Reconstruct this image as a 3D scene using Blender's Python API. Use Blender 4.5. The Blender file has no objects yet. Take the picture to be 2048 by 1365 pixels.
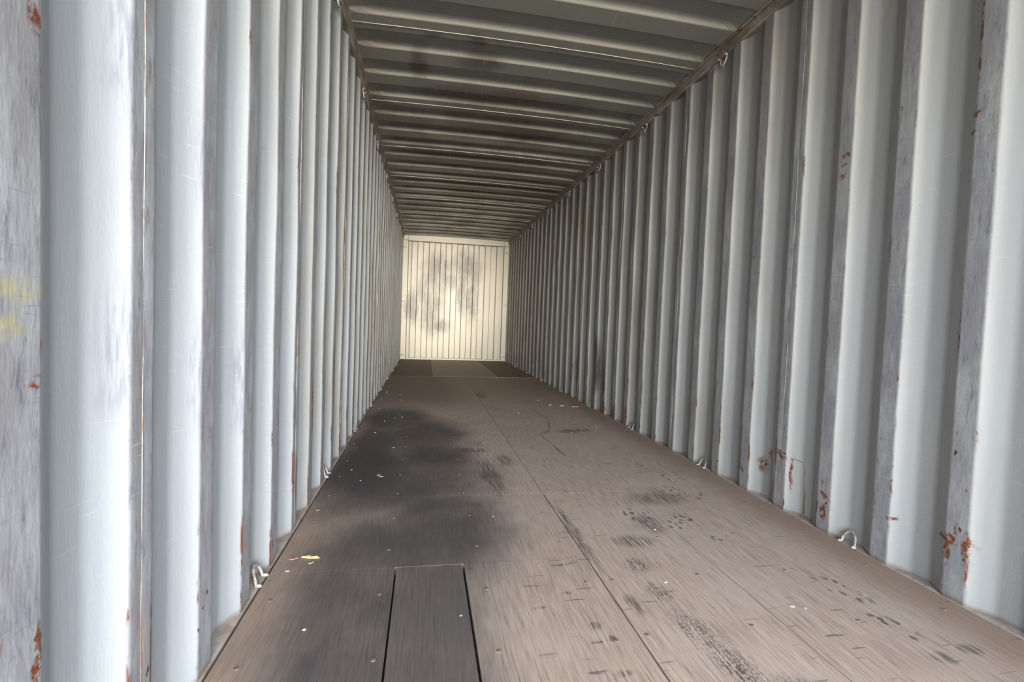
import bpy, bmesh, math, random
from mathutils import Vector, Matrix
random.seed(7)
SC = bpy.context.scene
COL = SC.collection

# ------------------------------------------------------------------ camera
W, H, D = 2.33, 2.704, 10.85          # clear width between wall crests, roof height, distance of the end wall
Y0 = -1.26                            # door opening of the container
P = 0.278                             # side wall corrugation pitch
PR, PL = 1.3638, 0.7662               # phase of the corrugation (far edge of a crest)
yaw, pitch, roll = math.radians(10.254), math.radians(-2.2306), math.radians(2.1495)
cam_d = bpy.data.cameras.new('camera'); cam = bpy.data.objects.new('camera', cam_d); COL.objects.link(cam)
fw = Vector((math.sin(yaw)*math.cos(pitch), math.cos(yaw)*math.cos(pitch), math.sin(pitch)))
rt = Vector((math.cos(yaw), -math.sin(yaw), 0)); up = rt.cross(fw)
r2 = rt*math.cos(roll)+up*math.sin(roll); u2 = -rt*math.sin(roll)+up*math.cos(roll)
cam.matrix_world = Matrix(((r2.x, u2.x, -fw.x, 0.5176), (r2.y, u2.y, -fw.y, 0.0), (r2.z, u2.z, -fw.z, 0.897), (0, 0, 0, 1)))
cam_d.sensor_fit = 'HORIZONTAL'; cam_d.sensor_width = 36; cam_d.lens = 965.09/2048*36
cam_d.clip_start = 0.02; cam_d.clip_end = 400
SC.camera = cam

# ------------------------------------------------------------------ light: hazy low sun behind the open doors, blue sky
SUN_AZ, SUN_EL = math.radians(1.5), math.radians(0.0)      # azimuth off the container's axis (to its right), elevation
wd = bpy.data.worlds.new('sky'); SC.world = wd; wd.use_nodes = True
wn = wd.node_tree; wn.nodes.clear()
wo = wn.nodes.new('ShaderNodeOutputWorld'); wb = wn.nodes.new('ShaderNodeBackground'); sk = wn.nodes.new('ShaderNodeTexSky')
sk.sky_type = 'NISHITA'; sk.sun_disc = False; sk.sun_elevation = math.radians(40); sk.sun_rotation = math.radians(165)
sk.dust_density = 0.6; sk.air_density = 1.0; sk.ozone_density = 1.0
hs = wn.nodes.new('ShaderNodeHueSaturation'); hs.inputs['Saturation'].default_value = 0.45      # hazy, washed-out sky
wn.links.new(sk.outputs[0], hs.inputs['Color']); wn.links.new(hs.outputs[0], wb.inputs[0]); wb.inputs[1].default_value = 1.4
wn.links.new(wb.outputs[0], wo.inputs[0])
sd = bpy.data.lights.new('sun', 'SUN'); sun = bpy.data.objects.new('sun', sd); COL.objects.link(sun)
sd.energy = 7.0; sd.angle = math.radians(15); sd.color = (1.0, 0.93, 0.80)
sdir = Vector((-math.sin(SUN_AZ)*math.cos(SUN_EL), math.cos(SUN_AZ)*math.cos(SUN_EL), -math.sin(SUN_EL)))
sun.rotation_euler = sdir.to_track_quat('-Z', 'Y').to_euler(); sun.location = (3, -12, 3)
pd = bpy.data.lights.new('door_portal', 'AREA'); po = bpy.data.objects.new('door_portal', pd); COL.objects.link(po)
pd.shape = 'RECTANGLE'; pd.size = W+0.1; pd.size_y = H+0.05; pd.cycles.is_portal = True
po.location = (W/2, Y0-0.02, H/2); po.rotation_euler = (math.radians(90), 0, 0)
vs = SC.view_settings; vs.view_transform = 'Standard'; vs.look = 'None'; vs.gamma = 1.0; vs.use_curve_mapping = False
vs.exposure = 1.05

# ------------------------------------------------------------------ helpers: objects
def link(o, parent=None):
    COL.objects.link(o)
    if parent: o.parent = parent
    return o
def empty(name, loc=(0, 0, 0), parent=None):
    o = bpy.data.objects.new(name, None); o.location = loc; o.empty_display_size = 0.05
    return link(o, parent)
def mesh_obj(name, verts, faces, mat, parent=None, smooth=False, loc=(0, 0, 0)):
    me = bpy.data.meshes.new(name); me.from_pydata(verts, [], faces); me.update()
    if smooth: me.polygons.foreach_set('use_smooth', [True]*len(me.polygons))
    if mat: me.materials.append(mat)
    o = bpy.data.objects.new(name, me); o.location = loc
    return link(o, parent)
def bm_obj(name, bm, mat, parent=None, smooth=False, loc=(0, 0, 0)):
    bmesh.ops.recalc_face_normals(bm, faces=bm.faces)
    me = bpy.data.meshes.new(name); bm.to_mesh(me); bm.free()
    if smooth: me.polygons.foreach_set('use_smooth', [True]*len(me.polygons))
    if mat: me.materials.append(mat)
    o = bpy.data.objects.new(name, me); o.location = loc
    return link(o, parent)
def box_bm(x0, x1, y0, y1, z0, z1, bev=0.0, seg=1):
    bm = bmesh.new()
    v = [bm.verts.new(p) for p in ((x0,y0,z0),(x1,y0,z0),(x1,y1,z0),(x0,y1,z0),(x0,y0,z1),(x1,y0,z1),(x1,y1,z1),(x0,y1,z1))]
    for f in ((0,3,2,1),(4,5,6,7),(0,1,5,4),(1,2,6,5),(2,3,7,6),(3,0,4,7)): bm.faces.new([v[i] for i in f])
    if bev: bmesh.ops.bevel(bm, geom=bm.edges[:], offset=bev, segments=seg, affect='EDGES')
    return bm
def tube(path, r, sides=8, closed_ends=True):
    vs_, fs = [], []
    n = len(path); path = [Vector(p) for p in path]
    ref = Vector((1, 0, 0))
    for i, p in enumerate(path):
        t = (path[min(i+1, n-1)]-path[max(i-1, 0)]).normalized()
        a = ref-ref.dot(t)*t
        if a.length < 1e-3: a = Vector((0, 0, 1))-t.z*t
        a.normalize(); b = t.cross(a); ref = a
        rr = r[i] if isinstance(r, (list, tuple)) else r
        for k in range(sides):
            an = 2*math.pi*k/sides
            vs_.append(p+(a*math.cos(an)+b*math.sin(an))*rr)
    for i in range(n-1):
        for k in range(sides):
            k2 = (k+1) % sides
            fs.append((i*sides+k, i*sides+k2, (i+1)*sides+k2, (i+1)*sides+k))
    if closed_ends:
        fs.append(tuple(range(sides-1, -1, -1))); fs.append(tuple((n-1)*sides+k for k in range(sides)))
    return vs_, fs
def structure(o): o['kind'] = 'structure'; return o
def tag(o, label, cat, group=None):
    o['label'] = label; o['category'] = cat
    if group: o['group'] = group
    return o

# ------------------------------------------------------------------ helpers: materials
class Mat:
    def __init__(s, name):
        s.m = bpy.data.materials.new(name); s.m.use_nodes = True; s.t = s.m.node_tree; s.t.nodes.clear()
        s.out = s.t.nodes.new('ShaderNodeOutputMaterial'); s.b = s.t.nodes.new('ShaderNodeBsdfPrincipled')
        s.t.links.new(s.b.outputs[0], s.out.inputs[0])
        s.pos = s.t.nodes.new('ShaderNodeNewGeometry').outputs['Position']
        s._sep = None
    def put(s, sock, v):
        if isinstance(v, bpy.types.NodeSocket): s.t.links.new(v, sock)
        elif isinstance(v, (tuple, list)) and len(v) == 3 and sock.type == 'RGBA': sock.default_value = (*v, 1)
        else: sock.default_value = v
    def math(s, op, a, b=0.0, c=None, clamp=False):
        n = s.t.nodes.new('ShaderNodeMath'); n.operation = op; n.use_clamp = clamp
        s.put(n.inputs[0], a); s.put(n.inputs[1], b)
        if c is not None: s.put(n.inputs[2], c)
        return n.outputs[0]
    def mul(s, a, b): return s.math('MULTIPLY', a, b)
    def max(s, *a):
        r = a[0]
        for x in a[1:]: r = s.math('MAXIMUM', r, x)
        return r
    def xyz(s):
        if s._sep is None:
            n = s.t.nodes.new('ShaderNodeSeparateXYZ'); s.t.links.new(s.pos, n.inputs[0]); s._sep = n
        return s._sep.outputs
    def mapping(s, v, loc=(0,0,0), rot=(0,0,0), sc=(1,1,1), kind='POINT'):
        n = s.t.nodes.new('ShaderNodeMapping'); n.vector_type = kind
        s.put(n.inputs[0], v); n.inputs[1].default_value = loc; n.inputs[2].default_value = rot; n.inputs[3].default_value = sc
        return n.outputs[0]
    def noise(s, v=None, scale=5.0, detail=3.0, rough=0.55, sc=None, rot=(0,0,0), color=False):
        if v is None: v = s.pos
        if sc is not None: v = s.mapping(v, rot=rot, sc=sc)
        n = s.t.nodes.new('ShaderNodeTexNoise'); s.put(n.inputs['Vector'], v)
        n.inputs['Scale'].default_value = scale; n.inputs['Detail'].default_value = detail; n.inputs['Roughness'].default_value = rough
        return n.outputs['Color'] if color else n.outputs[0]
    def voro(s, v, scale, feature='DISTANCE_TO_EDGE'):
        n = s.t.nodes.new('ShaderNodeTexVoronoi'); n.feature = feature; s.put(n.inputs['Vector'], v); n.inputs['Scale'].default_value = scale
        return n.outputs[0]
    def rng(s, v, a, b, lo=0.0, hi=1.0, smooth=True):
        n = s.t.nodes.new('ShaderNodeMapRange'); n.interpolation_type = 'SMOOTHSTEP' if smooth else 'LINEAR'
        s.put(n.inputs[0], v); n.inputs[1].default_value = a; n.inputs[2].default_value = b; n.inputs[3].default_value = lo; n.inputs[4].default_value = hi
        return n.outputs[0]
    def mix(s, f, a, b, mode='MIX'):
        n = s.t.nodes.new('ShaderNodeMix'); n.data_type = 'RGBA'; n.blend_type = mode
        s.put(n.inputs[0], f); s.put(n.inputs[6], a); s.put(n.inputs[7], b)
        return n.outputs[2]
    def wob(s, amt, scale=4.0, detail=3.0):
        c = s.noise(scale=scale, detail=detail, color=True)
        n = s.t.nodes.new('ShaderNodeVectorMath'); n.operation = 'MULTIPLY_ADD'
        s.put(n.inputs[0], c); n.inputs[1].default_value = (amt*2,)*3
        n2 = s.t.nodes.new('ShaderNodeVectorMath'); n2.operation = 'SUBTRACT'
        s.put(n2.inputs[0], s.pos); n2.inputs[1].default_value = (amt,)*3
        s.t.links.new(n2.outputs[0], n.inputs[2])
        return n.outputs[0]
    def spot(s, v, loc, rad, soft=0.5, rot=(0,0,0)):
        """soft ellipsoidal spot: a stain of its own shape at a place on the surface"""
        m = s.mapping(v, loc=loc, rot=rot, sc=rad, kind='TEXTURE')
        n = s.t.nodes.new('ShaderNodeVectorMath'); n.operation = 'LENGTH'; s.put(n.inputs[0], m)
        return s.rng(n.outputs['Value'], 1.0-soft, 1.0+soft, 1.0, 0.0)
    def spots(s, v, lst, soft=0.5):
        return s.max(*[s.spot(v, l[0], l[1], soft if len(l) < 4 else l[3], l[2] if len(l) > 2 else (0,0,0)) for l in lst])
    def bump(s, h, strength=0.3, dist=0.002):
        n = s.t.nodes.new('ShaderNodeBump'); n.inputs['Strength'].default_value = strength; n.inputs['Distance'].default_value = dist
        s.put(n.inputs['Height'], h); s.t.links.new(n.outputs[0], s.b.inputs['Normal'])
    def done(s, color, rough=0.5, metal=0.0, spec=0.4):
        s.put(s.b.inputs['Base Color'], color); s.put(s.b.inputs['Roughness'], rough); s.put(s.b.inputs['Metallic'], metal)
        s.put(s.b.inputs['Specular IOR Level'], spec)
        return s.m
RUST = (0.19, 0.05, 0.014); RUSTD = (0.065, 0.024, 0.013)

def wall_paint(name, p0, extra, y0, y1):
    """pale grey paint on the pressed side panels, bluish sky light mixed into the left one: scuffed on the crests that cargo rubs, rusty along the crest edges"""
    ex = {}
    for k, l in extra.items():
        q = [e for e in l if y0-0.1 < e[0][1] < y1+0.1]
        if q: ex[k] = q
    near = y0 < 4.0
    g = Mat(name); x, y, z = g.xyz()
    ph = g.math('FLOORED_MODULO', g.math('SUBTRACT', y, p0), P)
    crest = g.rng(ph, P-0.080, P-0.070)
    far_e = g.math('MINIMUM', ph, g.math('SUBTRACT', P, ph))
    near_e = g.math('ABSOLUTE', g.math('SUBTRACT', ph, P-0.072))
    edge = g.rng(g.math('MINIMUM', far_e, near_e), 0.001, 0.009, 1.0, 0.0)
    big = g.noise(scale=2.0, detail=4, rough=0.62, sc=(1, 1, 0.3))
    base = g.mix(g.math('ADD', g.mul(g.rng(big, 0.42, 0.74, 0.0, 0.75), g.rng(y, 0.9, 3.2, 0.15, 1.0)), g.rng(y, 1.5, 9.0, 0.0, 0.3, smooth=False), clamp=True), PAINT_SKY_TONES[p0], GRIME)
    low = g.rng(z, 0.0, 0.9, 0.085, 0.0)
    n1 = g.noise(scale=7, detail=5, rough=0.75, sc=(1, 1.6, 0.5))
    base = g.mix(g.mul(crest, g.rng(n1, 0.33, 0.60, 0.15, 0.9)), base, SCUFF)
    rust = g.mul(g.rng(g.math('ADD', n1, low), 0.585, 0.65), edge)
    if near:
        dark = g.noise(scale=9, detail=5, rough=0.78, sc=(1, 6, 1.2), rot=(0.5, 0, 0))
        base = g.mix(g.mul(g.mul(crest, g.rng(dark, 0.53, 0.68)), 0.75), base, (0.095, 0.095, 0.12))
        s1 = g.noise(scale=14, detail=1, sc=(1, 1.0, 14), rot=(0.35, 0, 0))
        base = g.mix(g.mul(g.mul(g.rng(s1, 0.705, 0.74), g.rng(big, 0.60, 0.42)), 0.3), base, (0.5, 0.5, 0.5))
        base = g.mix(g.mul(g.mul(g.rng(s1, 0.33, 0.29), crest), 0.5), base, (0.16, 0.16, 0.19))
        f2 = g.noise(scale=21, detail=4, rough=0.6, sc=(1, 1, 0.6))
        rust = g.max(rust, g.mul(g.rng(g.math('ADD', f2, low), 0.715, 0.74), g.rng(crest, 0, 1, 0.0, 1)))
        base = g.mix(g.mul(g.rng(f2, 0.28, 0.23), 0.45), base, (0.18, 0.17, 0.17))
    foot = g.rng(g.math('ADD', z, g.mul(n1, 0.03)), 0.014, 0.030, 0.6, 0.0)
    if ex:
        wv = g.wob(0.02, scale=22, detail=3); fine = g.noise(scale=45, detail=3, rough=0.7)
    for kind, lst in ex.items():
        if kind == 'rust':
            rust = g.max(rust, g.mul(g.spots(wv, lst, 0.35), g.rng(fine, 0.40, 0.55)))
        if kind == 'soot':
            m = g.spots(g.wob(0.06, scale=9, detail=4), lst, 0.6); base = g.mix(g.mul(m, 0.85), base, (0.05, 0.045, 0.04))
        if kind == 'scuff':
            st = g.rng(g.noise(scale=16, detail=4, rough=0.7, sc=(1, 9, 0.8)), 0.40, 0.62)
            base = g.mix(g.mul(g.mul(g.spots(wv, lst, 0.8), st), 0.55), base, (0.11, 0.12, 0.17))
        if kind == 'yellow':
            base = g.mix(g.mul(g.mul(g.spots(wv, lst, 0.7), g.rng(fine, 0.32, 0.6)), 0.5), base, (0.33, 0.31, 0.09))
        if kind == 'bare':
            base = g.mix(g.mul(g.spots(wv, lst, 0.3), 0.75), base, (0.20, 0.21, 0.23))
    base = g.mix(foot, base, (0.16, 0.095, 0.06))
    base = g.mix(rust, base, g.mix(n1, RUST, RUSTD) if not near else g.mix(f2, RUST, RUSTD))
    if near: g.bump(n1, 0.25, 0.008)
    return g.done(base, g.math('ADD', 0.42, g.mul(crest, 0.12)), 0.0, 0.35)
PAINT_SKY_TONES = {PL: (0.276, 0.298, 0.322), PR: (0.292, 0.297, 0.296)}; GRIME = (0.215, 0.20, 0.168); SCUFF = (0.185, 0.183, 0.196)  # left tone is bluer: sky light put into the paint colour

left_extra = {
 'yellow': [((0, 0.725, 0.915), (0.06, 0.045, 0.012)), ((0, 0.715, 0.868), (0.06, 0.022, 0.016))],
 'scuff': [((0, 0.965, 1.35), (0.1, 0.030, 0.10)), ((0, 0.955, 0.82), (0.1, 0.03, 0.10)), ((0, 0.70, 0.985), (0.1, 0.02, 0.035)),
           ((0, 0.73, 0.49), (0.1, 0.03, 0.03)), ((0, 1.25, 0.75), (0.1, 0.03, 0.12)), ((0, 1.27, 1.25), (0.1, 0.03, 0.12)), ((0, 1.52, 0.7), (0.1, 0.03, 0.15))],
 'rust': [((0, 0.755, 1.275), (0.06, 0.012, 0.018)), ((0, 0.755, 0.79), (0.06, 0.01, 0.012)), ((0, 0.757, 0.40), (0.06, 0.008, 0.05)),
          ((0, 2.42, 0.45), (0.06, 0.02, 0.12)), ((0, 2.98, 0.55), (0.06, 0.025, 0.2)), ((0, 3.25, 0.45), (0.06, 0.025, 0.1)), ((0, 2.15, 0.2), (0.06, 0.02, 0.10))],
}
right_extra = {
 'rust': [((W, 1.875, 1.69), (0.06, 0.02, 0.014)), ((W, 1.885, 1.645), (0.06, 0.016, 0.008)), ((W, 1.89, 1.605), (0.06, 0.018, 0.012)),
          ((W, 1.365, 1.66), (0.06, 0.012, 0.010)), ((W, 1.37, 1.60), (0.06, 0.010, 0.006)), ((W, 2.16, 0.275), (0.06, 0.045, 0.016), (0.2, 0, 0)),
          ((W, 2.10, 0.20), (0.06, 0.008, 0.09)), ((W, 2.32, 0.17), (0.06, 0.04, 0.05)), ((W, 2.28, 0.24), (0.06, 0.02, 0.04), (0.8, 0, 0)),
          ((W, 1.34, 0.205), (0.06, 0.06, 0.016)), ((W, 1.295, 0.19), (0.06, 0.012, 0.055)), ((W, 1.355, 0.16), (0.06, 0.012, 0.05)), ((W, 1.33, 0.25), (0.06, 0.007, 0.035)),
          ((W, 1.88, 0.16), (0.06, 0.035, 0.012), (0.35, 0, 0)), ((W, 1.885, 0.08), (0.06, 0.022, 0.04)), ((W, 1.57, 0.185), (0.06, 0.03, 0.007)),
          ((W, 2.49, 0.12), (0.06, 0.02, 0.02)), ((W, 4.4, 0.06), (0.06, 0.06, 0.08)), ((W, 4.1, 0.10), (0.06, 0.03, 0.07)), ((W, 4.66, 0.07), (0.06, 0.05, 0.07))],
 'soot': [((W, 4.98, 0.62), (0.09, 0.10, 0.18)), ((W, 4.92, 0.40), (0.09, 0.08, 0.22)), ((W, 4.70, 0.30), (0.09, 0.05, 0.2)), ((W, 5.6, 0.35), (0.09, 0.08, 0.2))],
 'bare': [((W, 1.32, 0.14), (0.06, 0.040, 0.045)), ((W, 1.60, 0.20), (0.06, 0.022, 0.075))],
 'scuff': [((W, 2.45, 1.45), (0.1, 0.03, 0.2)), ((W, 1.60, 0.9), (0.1, 0.03, 0.15)), ((W, 3.0, 1.0), (0.1, 0.03, 0.4))],
}
wall_mats = {}
def wall_mat(side, y0, y1):
    key = (side, round(y0, 1)) if y0 < 5.6 else (side, 'far')
    if key not in wall_mats:
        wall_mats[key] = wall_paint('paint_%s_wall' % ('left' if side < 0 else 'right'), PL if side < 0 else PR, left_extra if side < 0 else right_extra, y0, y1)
    return wall_mats[key]

def mk_end():
    g = Mat('paint_end_wall'); x, y, z = g.xyz()
    base = g.mix(g.noise(scale=3, detail=3), (0.235, 0.217, 0.18), (0.268, 0.248, 0.21))
    wv = g.wob(0.16, scale=3.2, detail=5)
    st = g.spots(wv, [((0.78, D, 2.02), (0.30, 0.4, 0.34)), ((1.38, D, 2.02), (0.34, 0.4, 0.36)), ((0.62, D, 1.55), (0.30, 0.4, 0.55)), ((0.62, D, 0.95), (0.22, 0.4, 0.40)),
                      ((1.02, D, 1.75), (0.22, 0.4, 0.20)), ((1.55, D, 1.35), (0.14, 0.4, 0.45)), ((1.30, D, 1.5), (0.13, 0.4, 0.45)), ((0.16, D, 1.2), (0.12, 0.4, 0.25)), ((0.25, D, 1.15), (0.12, 0.4, 0.35)),
                      ((0.72, D, 1.25), (0.20, 0.4, 0.35)), ((0.80, D, 0.75), (0.28, 0.4, 0.15))], 0.6)
    st = g.mul(st, g.rng(g.noise(scale=4, detail=5, rough=0.6, sc=(3, 1, 0.7)), 0.28, 0.60, 0.45, 1.0))
    base = g.mix(g.mul(st, 0.85), base, (0.055, 0.05, 0.042))
    dt = g.rng(g.noise(scale=16, detail=6, rough=0.7, sc=(2, 1, 0.6)), 0.60, 0.70)
    base = g.mix(g.mul(dt, 0.4), base, (0.28, 0.22, 0.16))
    r = g.rng(g.noise(scale=26, detail=4, rough=0.6), 0.70, 0.74)
    base = g.mix(g.mul(r, 0.7), base, RUSTD)
    return g.done(base, 0.5, 0.0, 0.35)
M_end = mk_end()

def mk_roof():
    g = Mat('paint_roof'); x, y, z = g.xyz()
    base = g.mix(g.noise(scale=1.5, detail=3), (0.21, 0.21, 0.183), (0.25, 0.247, 0.215))
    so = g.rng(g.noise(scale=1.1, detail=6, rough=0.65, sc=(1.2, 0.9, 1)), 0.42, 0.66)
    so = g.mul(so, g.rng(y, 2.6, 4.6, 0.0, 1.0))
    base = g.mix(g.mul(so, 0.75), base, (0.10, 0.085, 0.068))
    wv = g.wob(0.10, scale=4, detail=5)
    sp = g.spots(wv, [((0.42, 3.6, H), (0.06, 0.22, 0.2)), ((0.85, 3.5, H), (0.14, 0.10, 0.2)), ((0.80, 3.25, H), (0.05, 0.08, 0.2)), ((0.50, 3.25, H), (0.07, 0.05, 0.2)),
                      ((1.0, 4.0, H), (0.6, 0.16, 0.2)), ((1.32, 3.98, H), (0.07, 0.08, 0.2)), ((1.1, 4.7, H), (0.7, 0.18, 0.2)), ((0.9, 5.6, H), (0.8, 0.35, 0.2)), ((1.3, 6.6, H), (0.9, 0.5, 0.2))], 0.6)
    base = g.mix(g.mul(sp, 0.7), base, (0.075, 0.062, 0.048))
    s1 = g.rng(g.noise(scale=10, detail=1, sc=(12, 0.6, 1), rot=(0, 0, 0.5)), 0.71, 0.735)
    base = g.mix(g.mul(s1, 0.35), base, (0.5, 0.48, 0.44))
    r = g.rng(g.noise(scale=24, detail=4, rough=0.6, sc=(2.0, 0.8, 1)), 0.735, 0.76)
    base = g.mix(r, base, RUSTD)
    return g.done(base, 0.5, 0.0, 0.3)
M_roof = mk_roof()

def mk_rail():
    g = Mat('dirty_rail'); n = g.noise(scale=9, detail=6, rough=0.7, sc=(1, 0.5, 1))
    base = g.mix(g.rng(n, 0.35, 0.65), (0.33, 0.30, 0.255), (0.17, 0.14, 0.105))
    base = g.mix(g.rng(g.noise(scale=14, detail=6, rough=0.7), 0.62, 0.68), base, RUSTD)
    return g.done(base, 0.6)
M_rail = mk_rail()
def mk_ledge():
    g = Mat('dusty_ledge'); n = g.noise(scale=12, detail=6, rough=0.7)
    base = g.mix(g.rng(n, 0.35, 0.7), (0.36, 0.33, 0.30), (0.24, 0.17, 0.12))
    return g.done(base, 0.8)
M_ledge = mk_ledge()
def mk_ring():
    g = Mat('ring_paint'); n = g.noise(scale=60, detail=4)
    return g.done(g.mix(g.rng(n, 0.52, 0.62), (0.28, 0.28, 0.275), (0.20, 0.10, 0.055)), 0.6)
M_ring = mk_ring()
def mk_weld():
    g = Mat('weld_bead'); n = g.noise(scale=9, detail=5, rough=0.7, sc=(1, 1, 0.7))
    return g.done(g.mix(g.rng(n, 0.48, 0.58), (0.22, 0.215, 0.21), (0.17, 0.085, 0.045)), 0.8)
M_weld = mk_weld()
def flat(name, c, rough=0.7, metal=0.0):
    g = Mat(name); n = g.noise(scale=80, detail=3)
    return g.done(g.mix(n, tuple(v*0.75 for v in c), tuple(min(1, v*1.25) for v in c)), rough, metal)
M_door = flat('door_paint', (0.30, 0.31, 0.32), 0.5)
M_bead = flat('painted_bead', (0.42, 0.40, 0.35), 0.5)
M_screw = flat('rusty_screw', (0.15, 0.10, 0.08), 0.6)
M_slot = flat('screw_recess', (0.03, 0.02, 0.018), 0.9)
M_sub = flat('dark_subfloor', (0.03, 0.028, 0.026), 0.9)
M_splint = flat('fresh_wood', (0.62, 0.42, 0.20))
M_flake = flat('paint_flake', (0.46, 0.44, 0.39))
M_leaf = flat('dry_leaf', (0.24, 0.13, 0.11))
M_straw = flat('dry_straw', (0.60, 0.50, 0.30))
M_ground = flat('gravel_ground', (0.34, 0.32, 0.28), 0.9)

OIL = [((0.52, 3.75, 0), (0.34, 0.62, 1)), ((0.30, 4.35, 0), (0.30, 0.55, 1)), ((0.62, 3.25, 0), (0.22, 0.30, 1)), ((0.20, 3.35, 0), (0.20, 0.9, 1))]
GREY = [((0.40, 2.75, 0), (0.50, 0.55, 1)), ((0.42, 1.5, 0), (0.30, 0.75, 1)), ((0.52, 1.0, 0), (0.17, 0.9, 1)), ((0.32, 1.2, 0), (0.14, 0.4, 1)), ((0.18, 2.9, 0), (0.22, 0.5, 1)), ((0.60, 2.1, 0), (0.30, 0.5, 1)), ((0.36, 1.75, 0), (0.24, 0.5, 1)), ((0.33, 1.25, 0), (0.16, 0.5, 1))]
SMUDGE = [((0.92, 2.75, 0), (0.055, 0.30, 1), (0, 0, 0.05)), ((0.86, 3.3, 0), (0.10, 0.06, 1)), ((1.05, 3.05, 0), (0.05, 0.12, 1)), ((1.20, 5.75, 0), (0.05, 0.20, 1)),
          ((1.72, 3.85, 0), (0.08, 0.06, 1)), ((1.85, 3.9, 0), (0.07, 0.05, 1)), ((1.75, 2.32, 0), (0.14, 0.08, 1)), ((1.40, 1.86, 0), (0.08, 0.05, 1)), ((1.55, 2.02, 0), (0.06, 0.10, 1)),
          ((1.21, 1.42, 0), (0.02, 0.06, 1)), ((1.18, 1.95, 0), (0.02, 0.3, 1)), ((1.98, 1.08, 0), (0.03, 0.02, 1)), ((2.10, 1.10, 0), (0.03, 0.02, 1)),
          ((0.90, 1.44, 0), (0.022, 0.006, 1)), ((1.01, 1.52, 0), (0.022, 0.006, 1)), ((0.70, 1.705, 0), (0.02, 0.006, 1)), ((1.06, 1.70, 0), (0.045, 0.006, 1), (0, 0, 0.2)),
          ((1.05, 1.335, 0), (0.02, 0.014, 1)), ((1.03, 1.26, 0), (0.02, 0.008, 1)), ((1.07, 1.27, 0), (0.014, 0.014, 1)), ((1.05, 1.14, 0), (0.03, 0.012, 1))]
SOLE = [((1.93, 2.85, 0), (0.06, 0.09, 1)), ((2.00, 2.65, 0), (0.05, 0.09, 1)), ((1.89, 2.41, 0), (0.06, 0.09, 1)), ((1.99, 2.33, 0), (0.05, 0.08, 1)),
        ((1.545, 2.13, 0), (0.075, 0.085, 1)), ((1.66, 2.02, 0), (0.06, 0.08, 1)), ((1.75, 2.08, 0), (0.06, 0.05, 1)), ((1.80, 1.85, 0), (0.045, 0.05, 1)),
        ((1.99, 1.43, 0), (0.05, 0.10, 1), (0, 0, 0.35)), ((1.965, 1.225, 0), (0.05, 0.075, 1), (0, 0, 0.35))]
SOLE2 = [((1.345, 1.27, 0), (0.05, 0.10, 1), (0, 0, 0.25)), ((1.37, 1.12, 0), (0.05, 0.09, 1), (0, 0, 0.2)), ((1.33, 1.665, 0), (0.045, 0.05, 1)), ((1.325, 1.49, 0), (0.04, 0.055, 1)), ((1.46, 1.00, 0), (0.07, 0.07, 1)), ((1.80, 2.42, 0), (0.05, 0.06, 1))]
def stroke(a, b, w):
    return (((a[0]+b[0])/2, (a[1]+b[1])/2, 0), (w, math.dist(a, b)/2, 1), (0, 0, math.atan2(a[0]-b[0], b[1]-a[1])), 0.5)
MARKS = [stroke((1.633, 4.90), (1.665, 4.53), 0.006), stroke((1.665, 4.55), (1.672, 4.27), 0.006), stroke((1.672, 4.31), (1.574, 3.90), 0.006), stroke((1.575, 3.92), (1.50, 3.78), 0.012),
         stroke((1.45, 3.78), (1.475, 3.40), 0.005), stroke((1.47, 3.45), (1.483, 3.14), 0.008), stroke((2.059, 2.99), (2.067, 2.50), 0.003), stroke((1.70, 3.93), (1.80, 3.88), 0.012)]
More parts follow.
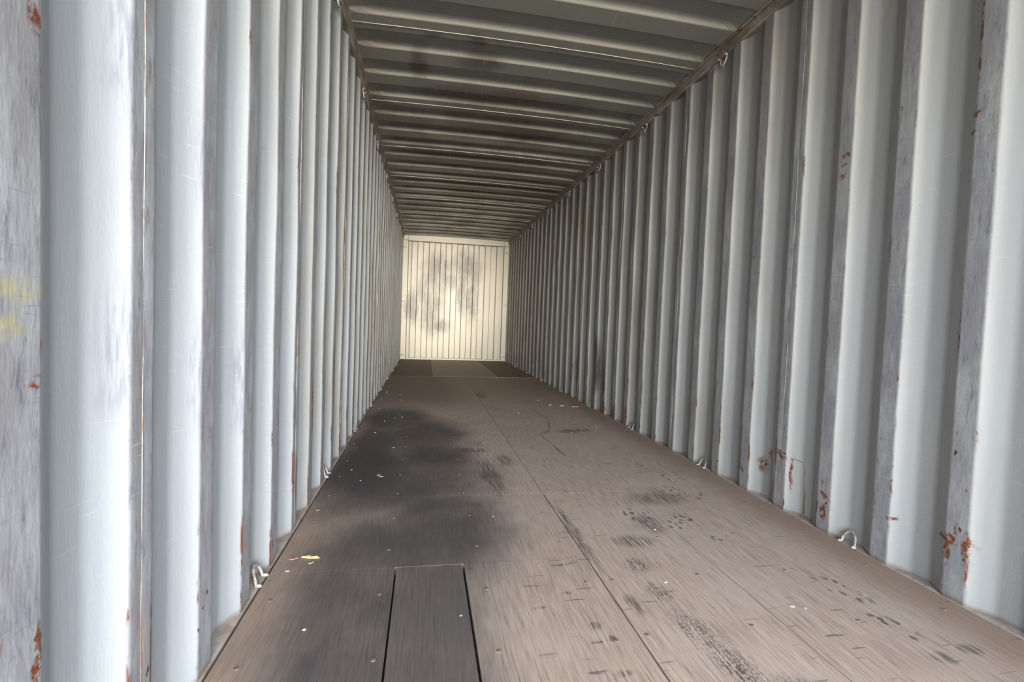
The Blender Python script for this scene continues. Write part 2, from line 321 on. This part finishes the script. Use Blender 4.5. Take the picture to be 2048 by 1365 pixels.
def wood(x0, x1, y0, y1):
    """worn plywood board: fibres along the box, scraped pale, with the stains that lie on this board"""
    def on(l, m=0.12): return [e for e in l if x0-m-e[1][0] < e[0][0] < x1+m+e[1][0] and y0-m-e[1][1] < e[0][1] < y1+m+e[1][1]]
    g = Mat('worn_plywood'); x, y, z = g.xyz()
    gv = g.mapping(g.pos, sc=(1, 0.045, 1))
    grain = g.noise(gv, scale=150, detail=4, rough=0.68)
    big = g.noise(scale=2.2, detail=4, rough=0.6)
    base = g.mix(g.rng(grain, 0.3, 0.7), (0.245, 0.19, 0.155), (0.42, 0.333, 0.275))
    base = g.mix(g.mul(g.rng(big, 0.40, 0.7), 0.45), base, (0.39, 0.33, 0.295))
    base = g.mix(g.mul(g.rng(grain, 0.40, 0.30), 0.7), base, (0.13, 0.10, 0.085))
    v = random.Random(int(x0*1000+y0*77)).uniform(0.0, 0.22)
    base = g.mix(v, base, (0.18, 0.145, 0.12))
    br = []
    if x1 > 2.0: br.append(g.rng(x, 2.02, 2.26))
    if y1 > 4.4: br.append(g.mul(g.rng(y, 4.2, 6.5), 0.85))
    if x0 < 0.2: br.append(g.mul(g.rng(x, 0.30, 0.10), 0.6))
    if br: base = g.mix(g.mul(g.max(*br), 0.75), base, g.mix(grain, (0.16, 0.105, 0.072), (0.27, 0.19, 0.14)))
    patch = g.rng(big, 0.25, 0.62, 0.80, 1.0)
    oil, grey = on(OIL), on(GREY)
    if oil or grey: wv = g.wob(0.10, scale=3.5, detail=4)
    dark_boards = False
    if grey or dark_boards:
        m = [g.spots(wv, grey, 0.5)]
        if 0.3 < x0 < 0.6 and y0 < 1: m = [0.93]
        base = g.mix(g.mul(g.mul(g.max(*m), patch), 0.94), base, g.mix(grain, (0.028, 0.026, 0.027), (0.07, 0.065, 0.066)))
    if oil: base = g.mix(g.mul(g.mul(g.spots(wv, oil, 0.5), patch), 0.92), base, g.mix(grain, (0.026, 0.023, 0.022), (0.06, 0.055, 0.055)))
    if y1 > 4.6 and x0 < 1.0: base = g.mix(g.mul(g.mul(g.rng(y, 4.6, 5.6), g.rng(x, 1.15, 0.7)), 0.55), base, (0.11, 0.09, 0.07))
    sm, so, s2 = on(SMUDGE, 0.02), on(SOLE, 0.02), on(SOLE2, 0.02)
    if sm or so or s2: wf = g.wob(0.02, scale=16, detail=3)
    if sm: base = g.mix(g.mul(g.mul(g.spots(wf, sm, 0.5), g.rng(grain, 0.62, 0.45)), 0.75), base, (0.06, 0.052, 0.048))
    mk = on(MARKS, 0.02)
    if mk: base = g.mix(g.mul(g.spots(g.wob(0.006, scale=14, detail=2), mk, 0.5), 0.7), base, (0.06, 0.05, 0.043))
    if so:
        tr = g.rng(g.voro(g.mapping(wf, sc=(1, 0.55, 1), rot=(0, 0, 0.4)), 42, 'F1'), 0.30, 0.40, 1.0, 0.0)
        base = g.mix(g.mul(g.mul(g.spots(wf, so, 0.25), tr), 0.82), base, (0.06, 0.053, 0.05))
    if s2:
        ch = g.rng(g.voro(g.mapping(wf, sc=(1, 0.6, 1), rot=(0, 0, 0.8)), 95), 0.05, 0.22, 1.0, 0.0)
        base = g.mix(g.mul(g.mul(g.spots(wf, s2, 0.55), g.mul(ch, g.rng(grain, 0.66, 0.42))), 0.85), base, (0.045, 0.04, 0.04))
    if x1 > 0.7 and y0 < 5:
        sn = g.noise(g.mapping(g.pos, rot=(0, 0, 0.06), sc=(0.11, 1, 1)), scale=62, detail=1, rough=0.5)
        base = g.mix(g.mul(g.mul(g.rng(sn, 0.69, 0.74), g.rng(big, 0.62, 0.45)), g.mul(g.rng(x, 0.62, 0.85), 0.75)), base, (0.075, 0.065, 0.06))
    g.bump(grain, 0.6, 0.0025)
    return g.done(base, 0.68, 0.0, 0.3)
def mk_plain_board(name, a, b):
    g = Mat(name); gv = g.mapping(g.pos, sc=(0.04, 1, 1))
    n = g.noise(gv, scale=110, detail=4); k = g.noise(scale=3, detail=4)
    return g.done(g.mix(g.mul(g.math('ADD', n, k), 0.5), a, b), 0.75, 0, 0.3)
M_far_dark = mk_plain_board('dark_far_board', (0.105, 0.076, 0.055), (0.205, 0.15, 0.11))
M_far_pale = mk_plain_board('pale_far_board', (0.22, 0.172, 0.128), (0.345, 0.28, 0.215))

# ------------------------------------------------------------------ setting: side walls
CR, SL, RC, DEP = 0.072, 0.068, 0.070, 0.036
def profile(n):
    """corrugation over n pitches, starting and ending in the middle of a crest: (y, depth) with rounded bends"""
    pts = []
    corners = []
    for k in range(n):
        b = k*P
        corners += [(b+CR/2, 0), (b+CR/2+SL, DEP), (b+CR/2+SL+RC, DEP), (b+CR/2+2*SL+RC, 0)]
    pl = [(0, 0)]+corners+[(n*P, 0)]
    pts.append(pl[0])
    for i in range(1, len(pl)-1):
        a, c, d = Vector(pl[i-1]), Vector(pl[i]), Vector(pl[i+1])
        r = 0.005 if c.y < 0.01 else 0.012
        p0 = c+(a-c).normalized()*r; p2 = c+(d-c).normalized()*r
        for t in (0, 0.5, 1): pts.append(tuple((1-t)**2*p0+2*t*(1-t)*c+t*t*p2))
    pts.append(pl[-1])
    return pts
def side_panel(parent, mat, side, ystart, n, seed, dent=0.0034, ymax=None):
    pr = profile(n); nz = 26; z0, z1 = -0.015, 2.66
    rnd = random.Random(seed)
    waves = [(rnd.uniform(2, 7), rnd.uniform(1, 6), rnd.uniform(0, 6.28), rnd.uniform(.3, 1)) for _ in range(5)]
    vs_, fs = [], []
    for j in range(nz+1):
        z = z0+(z1-z0)*j/nz
        for (yy, dp) in pr:
            f = sum(a*math.sin(ky*yy+kz*z*1.6+ph) for ky, kz, ph, a in waves)/3*dent
            e = math.sin(math.pi*min(1, max(0, (z-0.0)/2.6)))**0.4 if 0 < z < 2.6 else 0
            sx = (dp+f*e)*side
            y = ystart+yy+0.6*f*e
            if ymax: y = min(y, ymax)
            vs_.append(((0 if side < 0 else W)+sx, y, z))
    m = len(pr)
    for j in range(nz):
        for i in range(m-1):
            q = (j*m+i, j*m+i+1, (j+1)*m+i+1, (j+1)*m+i)
            fs.append(q if side < 0 else q[::-1])
    o = mesh_obj('corrugated_panel', vs_, fs, mat, parent, smooth=True)
    md = o.modifiers.new('thickness', 'SOLIDIFY'); md.thickness = 0.002; md.offset = -1
    wn_ = o.modifiers.new('normals', 'WEIGHTED_NORMAL'); wn_.mode = 'FACE_AREA'; wn_.weight = 80
    return o
def surf_x(side, y):
    """inner surface of a side wall at depth y"""
    p0 = PL if side < 0 else PR
    ph = (y-p0) % P
    if ph < SL: d = DEP*ph/SL
    elif ph < SL+RC: d = DEP
    elif ph < 2*SL+RC: d = DEP*(1-(ph-SL-RC)/SL)
    else: d = 0
    return (-d) if side < 0 else W+d

wall_l = structure(empty('wall_left')); wall_r = structure(empty('wall_right'))
def build_side(parent, side, p0, first):
    c0 = p0-CR/2+first*P                 # centre of a seam crest
    y = c0
    while y-4*P > Y0-1.0: y -= 4*P
    k = 0
    while y < D+0.05:
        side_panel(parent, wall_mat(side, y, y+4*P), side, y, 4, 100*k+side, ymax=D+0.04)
        if 0.3 < y < D-0.2:
            x = 0.0 if side < 0 else W
            s = -side
            seg = [(x+s*0.0004*math.sin(i*1.7), y+0.0012*math.sin(i*2.3), 0.0+2.62*i/18) for i in range(19)]
            v, f = tube(seg, 0.0010, 5)
            mesh_obj('weld_seam', v, f, M_weld, parent, smooth=True)
        y += 4*P; k += 1
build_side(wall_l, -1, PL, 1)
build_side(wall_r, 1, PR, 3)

# ------------------------------------------------------------------ setting: rails along roof and floor
def prism_y(name, prof, y0, y1, mat, parent=None, smooth=False):
    n = len(prof); v = [(x, y0, z) for x, z in prof]+[(x, y1, z) for x, z in prof]
    f = [tuple(range(n-1, -1, -1)), tuple(n+i for i in range(n))]+[(i, (i+1) % n, n+(i+1) % n, n+i) for i in range(n)]
    o = mesh_obj(name, v, f, mat, parent)
    bm = bmesh.new(); bm.from_mesh(o.data); bmesh.ops.recalc_face_normals(bm, faces=bm.faces); bm.to_mesh(o.data); bm.free()
    return o
def top_rail(name, side):
    r = structure(empty(name))
    def X(d): return d if side < 0 else W-d
    b = 0.006
    prism_y('tube', [(X(-0.07), 2.632), (X(0.010-b), 2.632), (X(0.010), 2.632+b), (X(0.010), 2.692-b), (X(0.010-b), 2.692), (X(-0.07), 2.692)], Y0, D+0.06, M_rail, r)
    prism_y('lip', [(X(-0.07), 2.690), (X(0.022), 2.694), (X(0.024), 2.700), (X(0.020), 2.704), (X(-0.07), 2.722)], Y0, D+0.06, M_rail, r)
    return r
top_rail('trim_1', -1); top_rail('trim_2', 1)
def bottom_rail(name, side):
    r = structure(empty(name))
    def X(d): return d if side < 0 else W-d
    prism_y('ledge', [(X(-0.09), -0.10), (X(0.006), -0.10), (X(0.006), -0.006), (X(-0.002), -0.003), (X(-0.09), 0.002)], Y0, D+0.06, M_ledge, r)
    return r
bottom_rail('trim_3', -1); bottom_rail('trim_4', 1)

# ------------------------------------------------------------------ setting: roof
RP = 0.3585; R0 = 3.165                       # rib pitch and one of the seams between roof sheets
ceiling = structure(empty('ceiling'))
def roof_mesh():
    nx = 28; pr = []
    # distances from the seam: low flat, slope up, recess, slope down to low flat (faces the doors)
    base = [(0.0, 0), (0.062, 0), (0.070, 0.15), (0.082, 0.85), (0.090, 1), (0.226, 1), (0.233, 0.9), (0.265, 0.1), (0.272, 0)]
    for k in range(3): pr += [(k*RP+a, d) for a, d in base]
    pr.append((3*RP, 0))
    vs_, fs = [], []
    for (yy, d) in pr:
        for i in range(nx+1):
            u = i/nx; x = -0.02+(W+0.04)*u
            e = min(1, max(0, min(x-0.008, W-0.008-x)/0.11)); e = e*e*(3-2*e)
            camber = 0.016*(1-(2*x/W-1)**2)
            vs_.append((x, yy, H+camber+0.029*d*e))
    m = nx+1
    for j in range(len(pr)-1):
        for i in range(nx): fs.append((j*m+i, (j+1)*m+i, (j+1)*m+i+1, j*m+i+1))
    return vs_, fs
rv, rf = roof_mesh()
roof_me = None; bead_me = None
y = R0
while y > Y0+0.05: y -= 3*RP
while y < D:
    yy = y
    if roof_me is None:
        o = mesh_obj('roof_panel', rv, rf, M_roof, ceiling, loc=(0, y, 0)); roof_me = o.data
        bv, bf = tube([(0.02+(W-0.04)*i/16, 0.001*math.sin(i*2.1), H+0.016*(1-(2*(0.02+(W-0.04)*i/16)/W-1)**2)-0.0006) for i in range(17)], 0.0022, 5)
        b = mesh_obj('weld_seam', bv, bf, M_bead, ceiling, smooth=True, loc=(0, y, 0)); bead_me = b.data
        first = o
    else:
        o = bpy.data.objects.new('roof_panel', roof_me); o.location = (0, y, 0); link(o, ceiling)
        b = bpy.data.objects.new('weld_seam', bead_me); b.location = (0, y, 0); link(b, ceiling)
    md = o.modifiers.new('thickness', 'SOLIDIFY'); md.thickness = 0.002; md.offset = -1
    y += 3*RP
# steel plate over the door end
structure(bm_obj('trim_5', box_bm(-0.08, W+0.08, Y0, Y0+0.09, 2.60, 2.76, 0.004), M_rail))

# ------------------------------------------------------------------ setting: end wall
wall_e = structure(empty('wall_back', (0, 0, 0)))
def end_part(name, *b, bev=0.004, mat=None): return bm_obj(name, box_bm(*b, bev), mat or M_end, wall_e)
end_part('corner_post', -0.09, 0.105, D-0.012, D+0.12, -0.05, 2.60)
end_part('corner_post', W-0.105, W+0.09, D-0.012, D+0.12, -0.05, 2.60)
end_part('corner_casting', -0.09, 0.108, D-0.020, D+0.12, 2.605, 2.76)
end_part('corner_casting', W-0.108, W+0.09, D-0.020, D+0.12, 2.605, 2.76)
end_part('header_beam', 0.110, W-0.110, D-0.022, D+0.12, 2.595, 2.76)
end_part('sill', 0.107, W-0.107, D-0.016, D+0.12, -0.06, 0.035)
def end_sheet(x0, x1, corr):
    pts = [(x0, 0.0)]
    if corr:
        n = round((x1-x0)/0.248); p = (x1-x0)/n
        for k in range(n):
            b = x0+k*p
            pts += [(b+p*0.06, 0.0), (b+p*0.06+0.018, 0.045), (b+p*0.56, 0.045), (b+p*0.56+0.018, 0.0)]
    pts.append((x1, 0.0))
    vs_ = []; fs = []
    for z in (0.0, 2.62):
        for (x, d) in pts: vs_.append((x, D+0.024+d, z))
    m = len(pts)
    for i in range(m-1): fs.append((i, i+1, m+i+1, m+i))
    o = mesh_obj('corrugated_panel' if corr else 'flat_panel', vs_, fs, M_end, wall_e)
    md = o.modifiers.new('thickness', 'SOLIDIFY'); md.thickness = 0.003; md.offset = -1
    return o
M_seal = flat('dirty_sealant', (0.075, 0.06, 0.045), 0.8)
for b in ((0.106, 0.118, 0.03, 2.595), (W-0.118, W-0.106, 0.03, 2.595)): end_part('sealant', b[0], b[1], D+0.012, D+0.03, b[2], b[3], bev=0.001, mat=M_seal)
end_part('sealant', 0.118, W-0.118, D+0.012, D+0.03, 2.583, 2.596, bev=0.001, mat=M_seal)
end_sheet(0.16, 0.905, True); end_sheet(0.905, 1.645, True); end_sheet(1.645, 2.17, True)
end_sheet(0.100, 0.16, False); end_sheet(2.17, W-0.100, False)
for x in (0.16, 0.905, 1.645, 2.17):
    v, f = tube([(x+0.001*math.sin(i*1.9), D+0.023, 0.03+2.57*i/12) for i in range(13)], 0.003, 5)
    mesh_obj('weld_seam', v, f, M_weld, wall_e, smooth=True)

# ------------------------------------------------------------------ setting: floor boards with their screws
floor = structure(empty('floor'))
mesh_obj('underfloor', *[[(-0.05, Y0, -0.032), (W+0.05, Y0, -0.032), (W+0.05, D+0.05, -0.032), (-0.05, D+0.05, -0.032), (-0.05, Y0, -0.06), (W+0.05, Y0, -0.06), (W+0.05, D+0.05, -0.06), (-0.05, D+0.05, -0.06)],
     [(0, 1, 2, 3), (7, 6, 5, 4), (0, 4, 5, 1), (1, 5, 6, 2), (2, 6, 7, 3), (3, 7, 4, 0)]], M_sub, floor)
XL, XR, XM = 0.016, W-0.014, 1.155
bays = [
 (Y0, 2.4405, [(XM+0.003, 1.630, 0, 'plank'), (1.633, XR, 0, 'plank')]),
 (Y0, 1.7440, [(XL, 0.437, 0, 'plank'), (0.443, 0.677, -0.0008, 'plank'), (0.684, XM-0.002, 0.0006, 'plank')]),
 (1.7443, 2.4405, [(XL, XM-0.002, 0, 'plank')]),
 (2.4410, 4.9875, [(XL, XM-0.0015, 0, 'plank'), (XM+0.0015, XR, 0, 'plank')]),
 (4.988, 7.640, [(XL, XM-0.0015, 0, 'plank'), (XM+0.0015, XR, 0, 'plank')]),
 (7.650, D-0.018, [(XL, 0.655, 0, 'dark'), (0.659, 1.712, 0, 'pale'), (1.719, XR, 0.002, 'dark')])]
screw_me = None; slot_me = None
SX = [0.07, 0.405, 0.745, 1.09, 1.19, 1.53, 1.88, 2.24]
rs = random.Random(3)
def screw(x, y, z, parent):
    global screw_me, slot_me
    if screw_me is None:
        bm = bmesh.new()
        n = 12; rings = [(0.0070, 0.0), (0.0065, 0.0010), (0.0046, 0.0015), (0.0028, 0.0005)]
        vr = [[bm.verts.new((r*math.cos(2*math.pi*k/n), r*math.sin(2*math.pi*k/n), h)) for k in range(n)] for r, h in rings]
        for a, b in zip(vr, vr[1:]):
            for k in range(n): bm.faces.new((a[k], a[(k+1) % n], b[(k+1) % n], b[k]))
        bm.faces.new(vr[-1])
        o = bm_obj('screw', bm, M_screw, parent, smooth=True, loc=(x, y, z)); screw_me = o.data
    else:
        o = bpy.data.objects.new('screw', screw_me); o.location = (x, y, z); link(o, parent)
    o.rotation_euler.z = rs.uniform(0, 3)
for (ya, yb, strips) in bays:
    for (xa, xb, dz, kind) in strips:
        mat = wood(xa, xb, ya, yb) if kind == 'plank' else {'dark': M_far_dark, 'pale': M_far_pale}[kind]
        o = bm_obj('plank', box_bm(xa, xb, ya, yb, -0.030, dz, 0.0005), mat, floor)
        if kind == 'plank':
            k = math.ceil((max(ya, 0.8)-1.27)/0.305)
            while 1.27+0.305*k < min(yb, 4.2):
                yy = 1.27+0.305*k
                for sx in SX:
                    if xa < sx < xb: screw(sx+rs.uniform(-.008, .008), yy+rs.uniform(-.01, .01), dz, o)
                k += 1
# steel strip across the floor before the far boards
bm_obj('joint_strip', box_bm(XL, XR, 7.640, 7.650, -0.030, -0.001, 0.001), M_ledge, floor)

# repair plate weld on the right wall (follows the corrugation)
path = [(0.012, 2.03-0.0), (0.14, 2.03), (0.235, 2.032), (0.262, 2.05), (0.268, 2.09), (0.272, 2.14), (0.275, 2.19)]
pp = []
for (z, yy) in path: pp.append((surf_x(1, yy)-0.0010, yy, z))
v, f = tube(pp, 0.0026, 6); mesh_obj('repair_weld', v, f, M_weld, wall_r, smooth=True)
v, f = tube([(surf_x(1, 2.215)-0.001, 2.215, 0.01+0.24*i/6) for i in range(7)], 0.0022, 6); mesh_obj('repair_weld', v, f, M_weld, wall_r, smooth=True)

# ------------------------------------------------------------------ things: lashing rings
ring_parts = {}
def lashing_ring(kind, side, loc, label, group):
    """bent steel rod on two welded feet; kind 'floor' stands on the ledge, 'roof' hangs under the rail"""
    key = (kind, side)
    root = empty('lashing_ring', loc)
    s = 1 if side < 0 else -1            # towards the middle of the box
    if key not in ring_parts:
        up_ = 1 if kind == 'floor' else -1
        r = 0.0052; hw = 0.031; hh = 0.050 if kind == 'floor' else 0.055
        pts = []
        for i in range(17):
            t = math.pi*i/16
            y = -hw*math.cos(t); zz = hh*math.sin(t)**0.8
            x = s*(0.006-0.016*math.sin(t)) if kind == 'floor' else s*(0.0+0.010*math.sin(t))
            pts.append((x, y, up_*(zz+r*0.8)))
        a, b = pts[0], pts[-1]
        pts = [(a[0]+s*0.012, a[1]-0.004, up_*r*0.7)]+pts+[(b[0]+s*0.012, b[1]+0.004, up_*r*0.7)]
        v, f = tube(pts, r, 8)
        rod = mesh_obj('rod', v, f, M_ring, root, smooth=True)
        feet = []
        for e in (pts[0], pts[-1]):
            bm = bmesh.new(); bmesh.ops.create_uvsphere(bm, u_segments=8, v_segments=5, radius=1)
            for q in bm.verts: q.co = Vector((q.co.x*0.013+e[0]-s*0.004, q.co.y*0.008+e[1], max(-0.3, q.co.z)*0.0075*up_+up_*0.0015))
            feet.append(bm_obj('weld_foot', bm, M_ring, root, smooth=True))
        ring_parts[key] = [rod]+feet
    else:
        for p in ring_parts[key]:
            c = p.copy(); COL.objects.link(c); c.parent = root
    return tag(root, label, 'lashing ring', group)
for k in range(8):
    yl = PL+(3+4*k)*P+SL+RC/2
    if yl < D-0.1:
        lab = 'pale steel lashing ring on the floor ledge beside the wood splinter' if k == 0 else ('pale steel lashing ring at the foot of the bright wall where the oil stain begins' if k == 1 else 'small steel lashing ring along the foot of the bright wall in the depth')
        lashing_ring('floor', -1, (-0.010, yl, -0.002), lab, 'lashing rings at the foot of the bright wall')
    yr = PR+(1+4*k)*P+SL+RC/2
    if yr < D-0.1:
        lab = 'upright steel lashing ring at the wall foot next to the rusty repair plate' if k == 0 else ('rusty steel lashing ring at the shaded wall foot, second after the repair plate' if k == 1 else 'small dark lashing ring along the foot of the shaded wall in the depth')
        lashing_ring('floor', 1, (W+0.008, yr, -0.002), lab, 'lashing rings at the foot of the shaded wall')
for k in range(1, 8):
    yl = PL+(3+4*k)*P+SL+RC/2
    if yl < D-0.1: lashing_ring('roof', -1, (-0.004, yl, 2.632), 'small steel lashing ring hanging under the roof rail of the bright wall', 'lashing rings under the roof rail of the bright wall')
    yr = PR+(1+4*k)*P+SL+RC/2
    if yr < D-0.1: lashing_ring('roof', 1, (W+0.004, yr, 2.632), 'small steel lashing ring hanging under the roof rail of the shaded wall', 'lashing rings under the roof rail of the shaded wall')
# lashing bars on the corner posts of the end wall
for x, s, nm in ((0.03, -1, 'bright'), (W-0.03, 1, 'shaded')):
    for z, w in ((0.09, 'lowest'), (1.27, 'middle'), (2.45, 'uppermost')):
        root = empty('lashing_bar', (x, D-0.012, z))
        v, f = tube([(-0.035, 0.0, 0), (-0.032, -0.022, 0), (-0.015, -0.030, 0), (0.015, -0.030, 0), (0.032, -0.022, 0), (0.035, 0.0, 0)], 0.009, 8)
        mesh_obj('rod', v, f, M_rail, root, smooth=True)
        tag(root, f'{w} small bar on the end wall corner post beside the {nm} wall', 'lashing bar', 'lashing bars on the end wall corner posts')

# ------------------------------------------------------------------ things: litter on the floor
def chip(name, x, y, sx, sy, h, rz, mat, label, group=None, seed=0, z=0.0005, n=7):
    """a small irregular flake with thickness"""
    r = random.Random(seed); bm = bmesh.new()
    top, bot = [], []
    for k in range(n):
        a = 2*math.pi*k/n+r.uniform(-.25, .25); q = r.uniform(.65, 1.1)
        px, py = sx*q*math.cos(a), sy*q*math.sin(a)
        bot.append(bm.verts.new((px, py, r.uniform(0, h*.2)))); top.append(bm.verts.new((px*.9, py*.9, h*r.uniform(.6, 1.2))))
    bm.faces.new(top); bm.faces.new(bot[::-1])
    for k in range(n): bm.faces.new((bot[k], bot[(k+1) % n], top[(k+1) % n], top[k]))
    o = bm_obj(name, bm, mat, None, loc=(x, y, z)); o.rotation_euler.z = rz
    return tag(o, label, {'wood_splinter': 'splinter', 'leaf_scrap': 'leaf', 'straw': 'straw'}.get(name, 'flake'), group)
chip('wood_splinter', 0.128, 1.845, 0.036, 0.0065, 0.006, -0.12, M_splint, 'yellow wood splinter lying on the dark boards near a lashing ring', seed=4, n=9)
chip('wood_splinter', 0.138, 1.805, 0.012, 0.0018, 0.002, 0.7, M_splint, 'thin curled sliver beside the yellow wood splinter', seed=9)
chip('leaf_scrap', 0.064, 1.845, 0.020, 0.010, 0.003, 0.1, M_leaf, 'crumbled reddish dry leaf beside the yellow wood splinter', seed=5, n=11)
chip('paint_flake', 0.205, 1.415, 0.0055, 0.0038, 0.003, 0.3, M_flake, 'white chip lying alone on the black boards', seed=6)
chip('paint_flake', 0.07, 1.755, 0.007, 0.0028, 0.002, 0.0, M_flake, 'pale oblong chip between the lashing ring and the splinter', seed=8)
chip('straw', 2.02, 5.08, 0.03, 0.004, 0.003, 0.2, M_straw, 'pale straw near the foot of the shaded wall', 'straws by the shaded wall', seed=11)
chip('straw', 2.16, 5.02, 0.045, 0.004, 0.003, -0.1, M_straw, 'longest pale straw, lying close to the shaded wall beside a lashing ring', 'straws by the shaded wall', seed=12)
chip('straw', 1.90, 5.12, 0.03, 0.004, 0.003, 0.5, M_straw, 'pale straw near the foot of the shaded wall', 'straws by the shaded wall', seed=13)
fr = random.Random(21)
for k in range(34):
    if k < 20: x, yy = fr.uniform(0.05, 0.35), fr.uniform(1.9, 6.2)
    else: x, yy = fr.uniform(0.5, 2.1), fr.uniform(1.3, 6.5)
    s = fr.uniform(0.0022, 0.005)*(1+0.12*yy)
    chip('paint_flake', x, yy, s*fr.uniform(1, 2), s, 0.0016, fr.uniform(-.4, .4), M_flake, 'tiny pale paint flake scattered on the floor boards', 'pale flakes scattered on the floor', seed=30+k, n=5)

# ------------------------------------------------------------------ two container doors, added unseen behind the viewpoint, angled to shape the incoming light
def door(name, hinge_x, ang, side):
    r = structure(empty(name, (hinge_x, Y0-0.01, 0))); r.rotation_euler.z = ang
    bm_obj('door_sheet', box_bm(0.04, 1.13, -0.015, 0.015, 0.05, 2.55, 0.003), M_door, r)
    for b in ((0, 0.06, 0.0, 2.60), (1.11, 1.17, 0.0, 2.60), (0.06, 1.11, 0.0, 0.07), (0.06, 1.11, 2.53, 2.60)):
        bm_obj('door_frame', box_bm(b[0], b[1], -0.025, 0.025, b[2], b[3], 0.004), M_rail, r)
door('unseen_door_1', -0.05, math.radians(-135), -1); door('unseen_door_2', W+0.05, math.radians(-70), 1)

# ------------------------------------------------------------------ ground outside the doors
structure(bm_obj('ground', box_bm(-6, 8, -8, 13, -0.5, -0.20), M_ground))
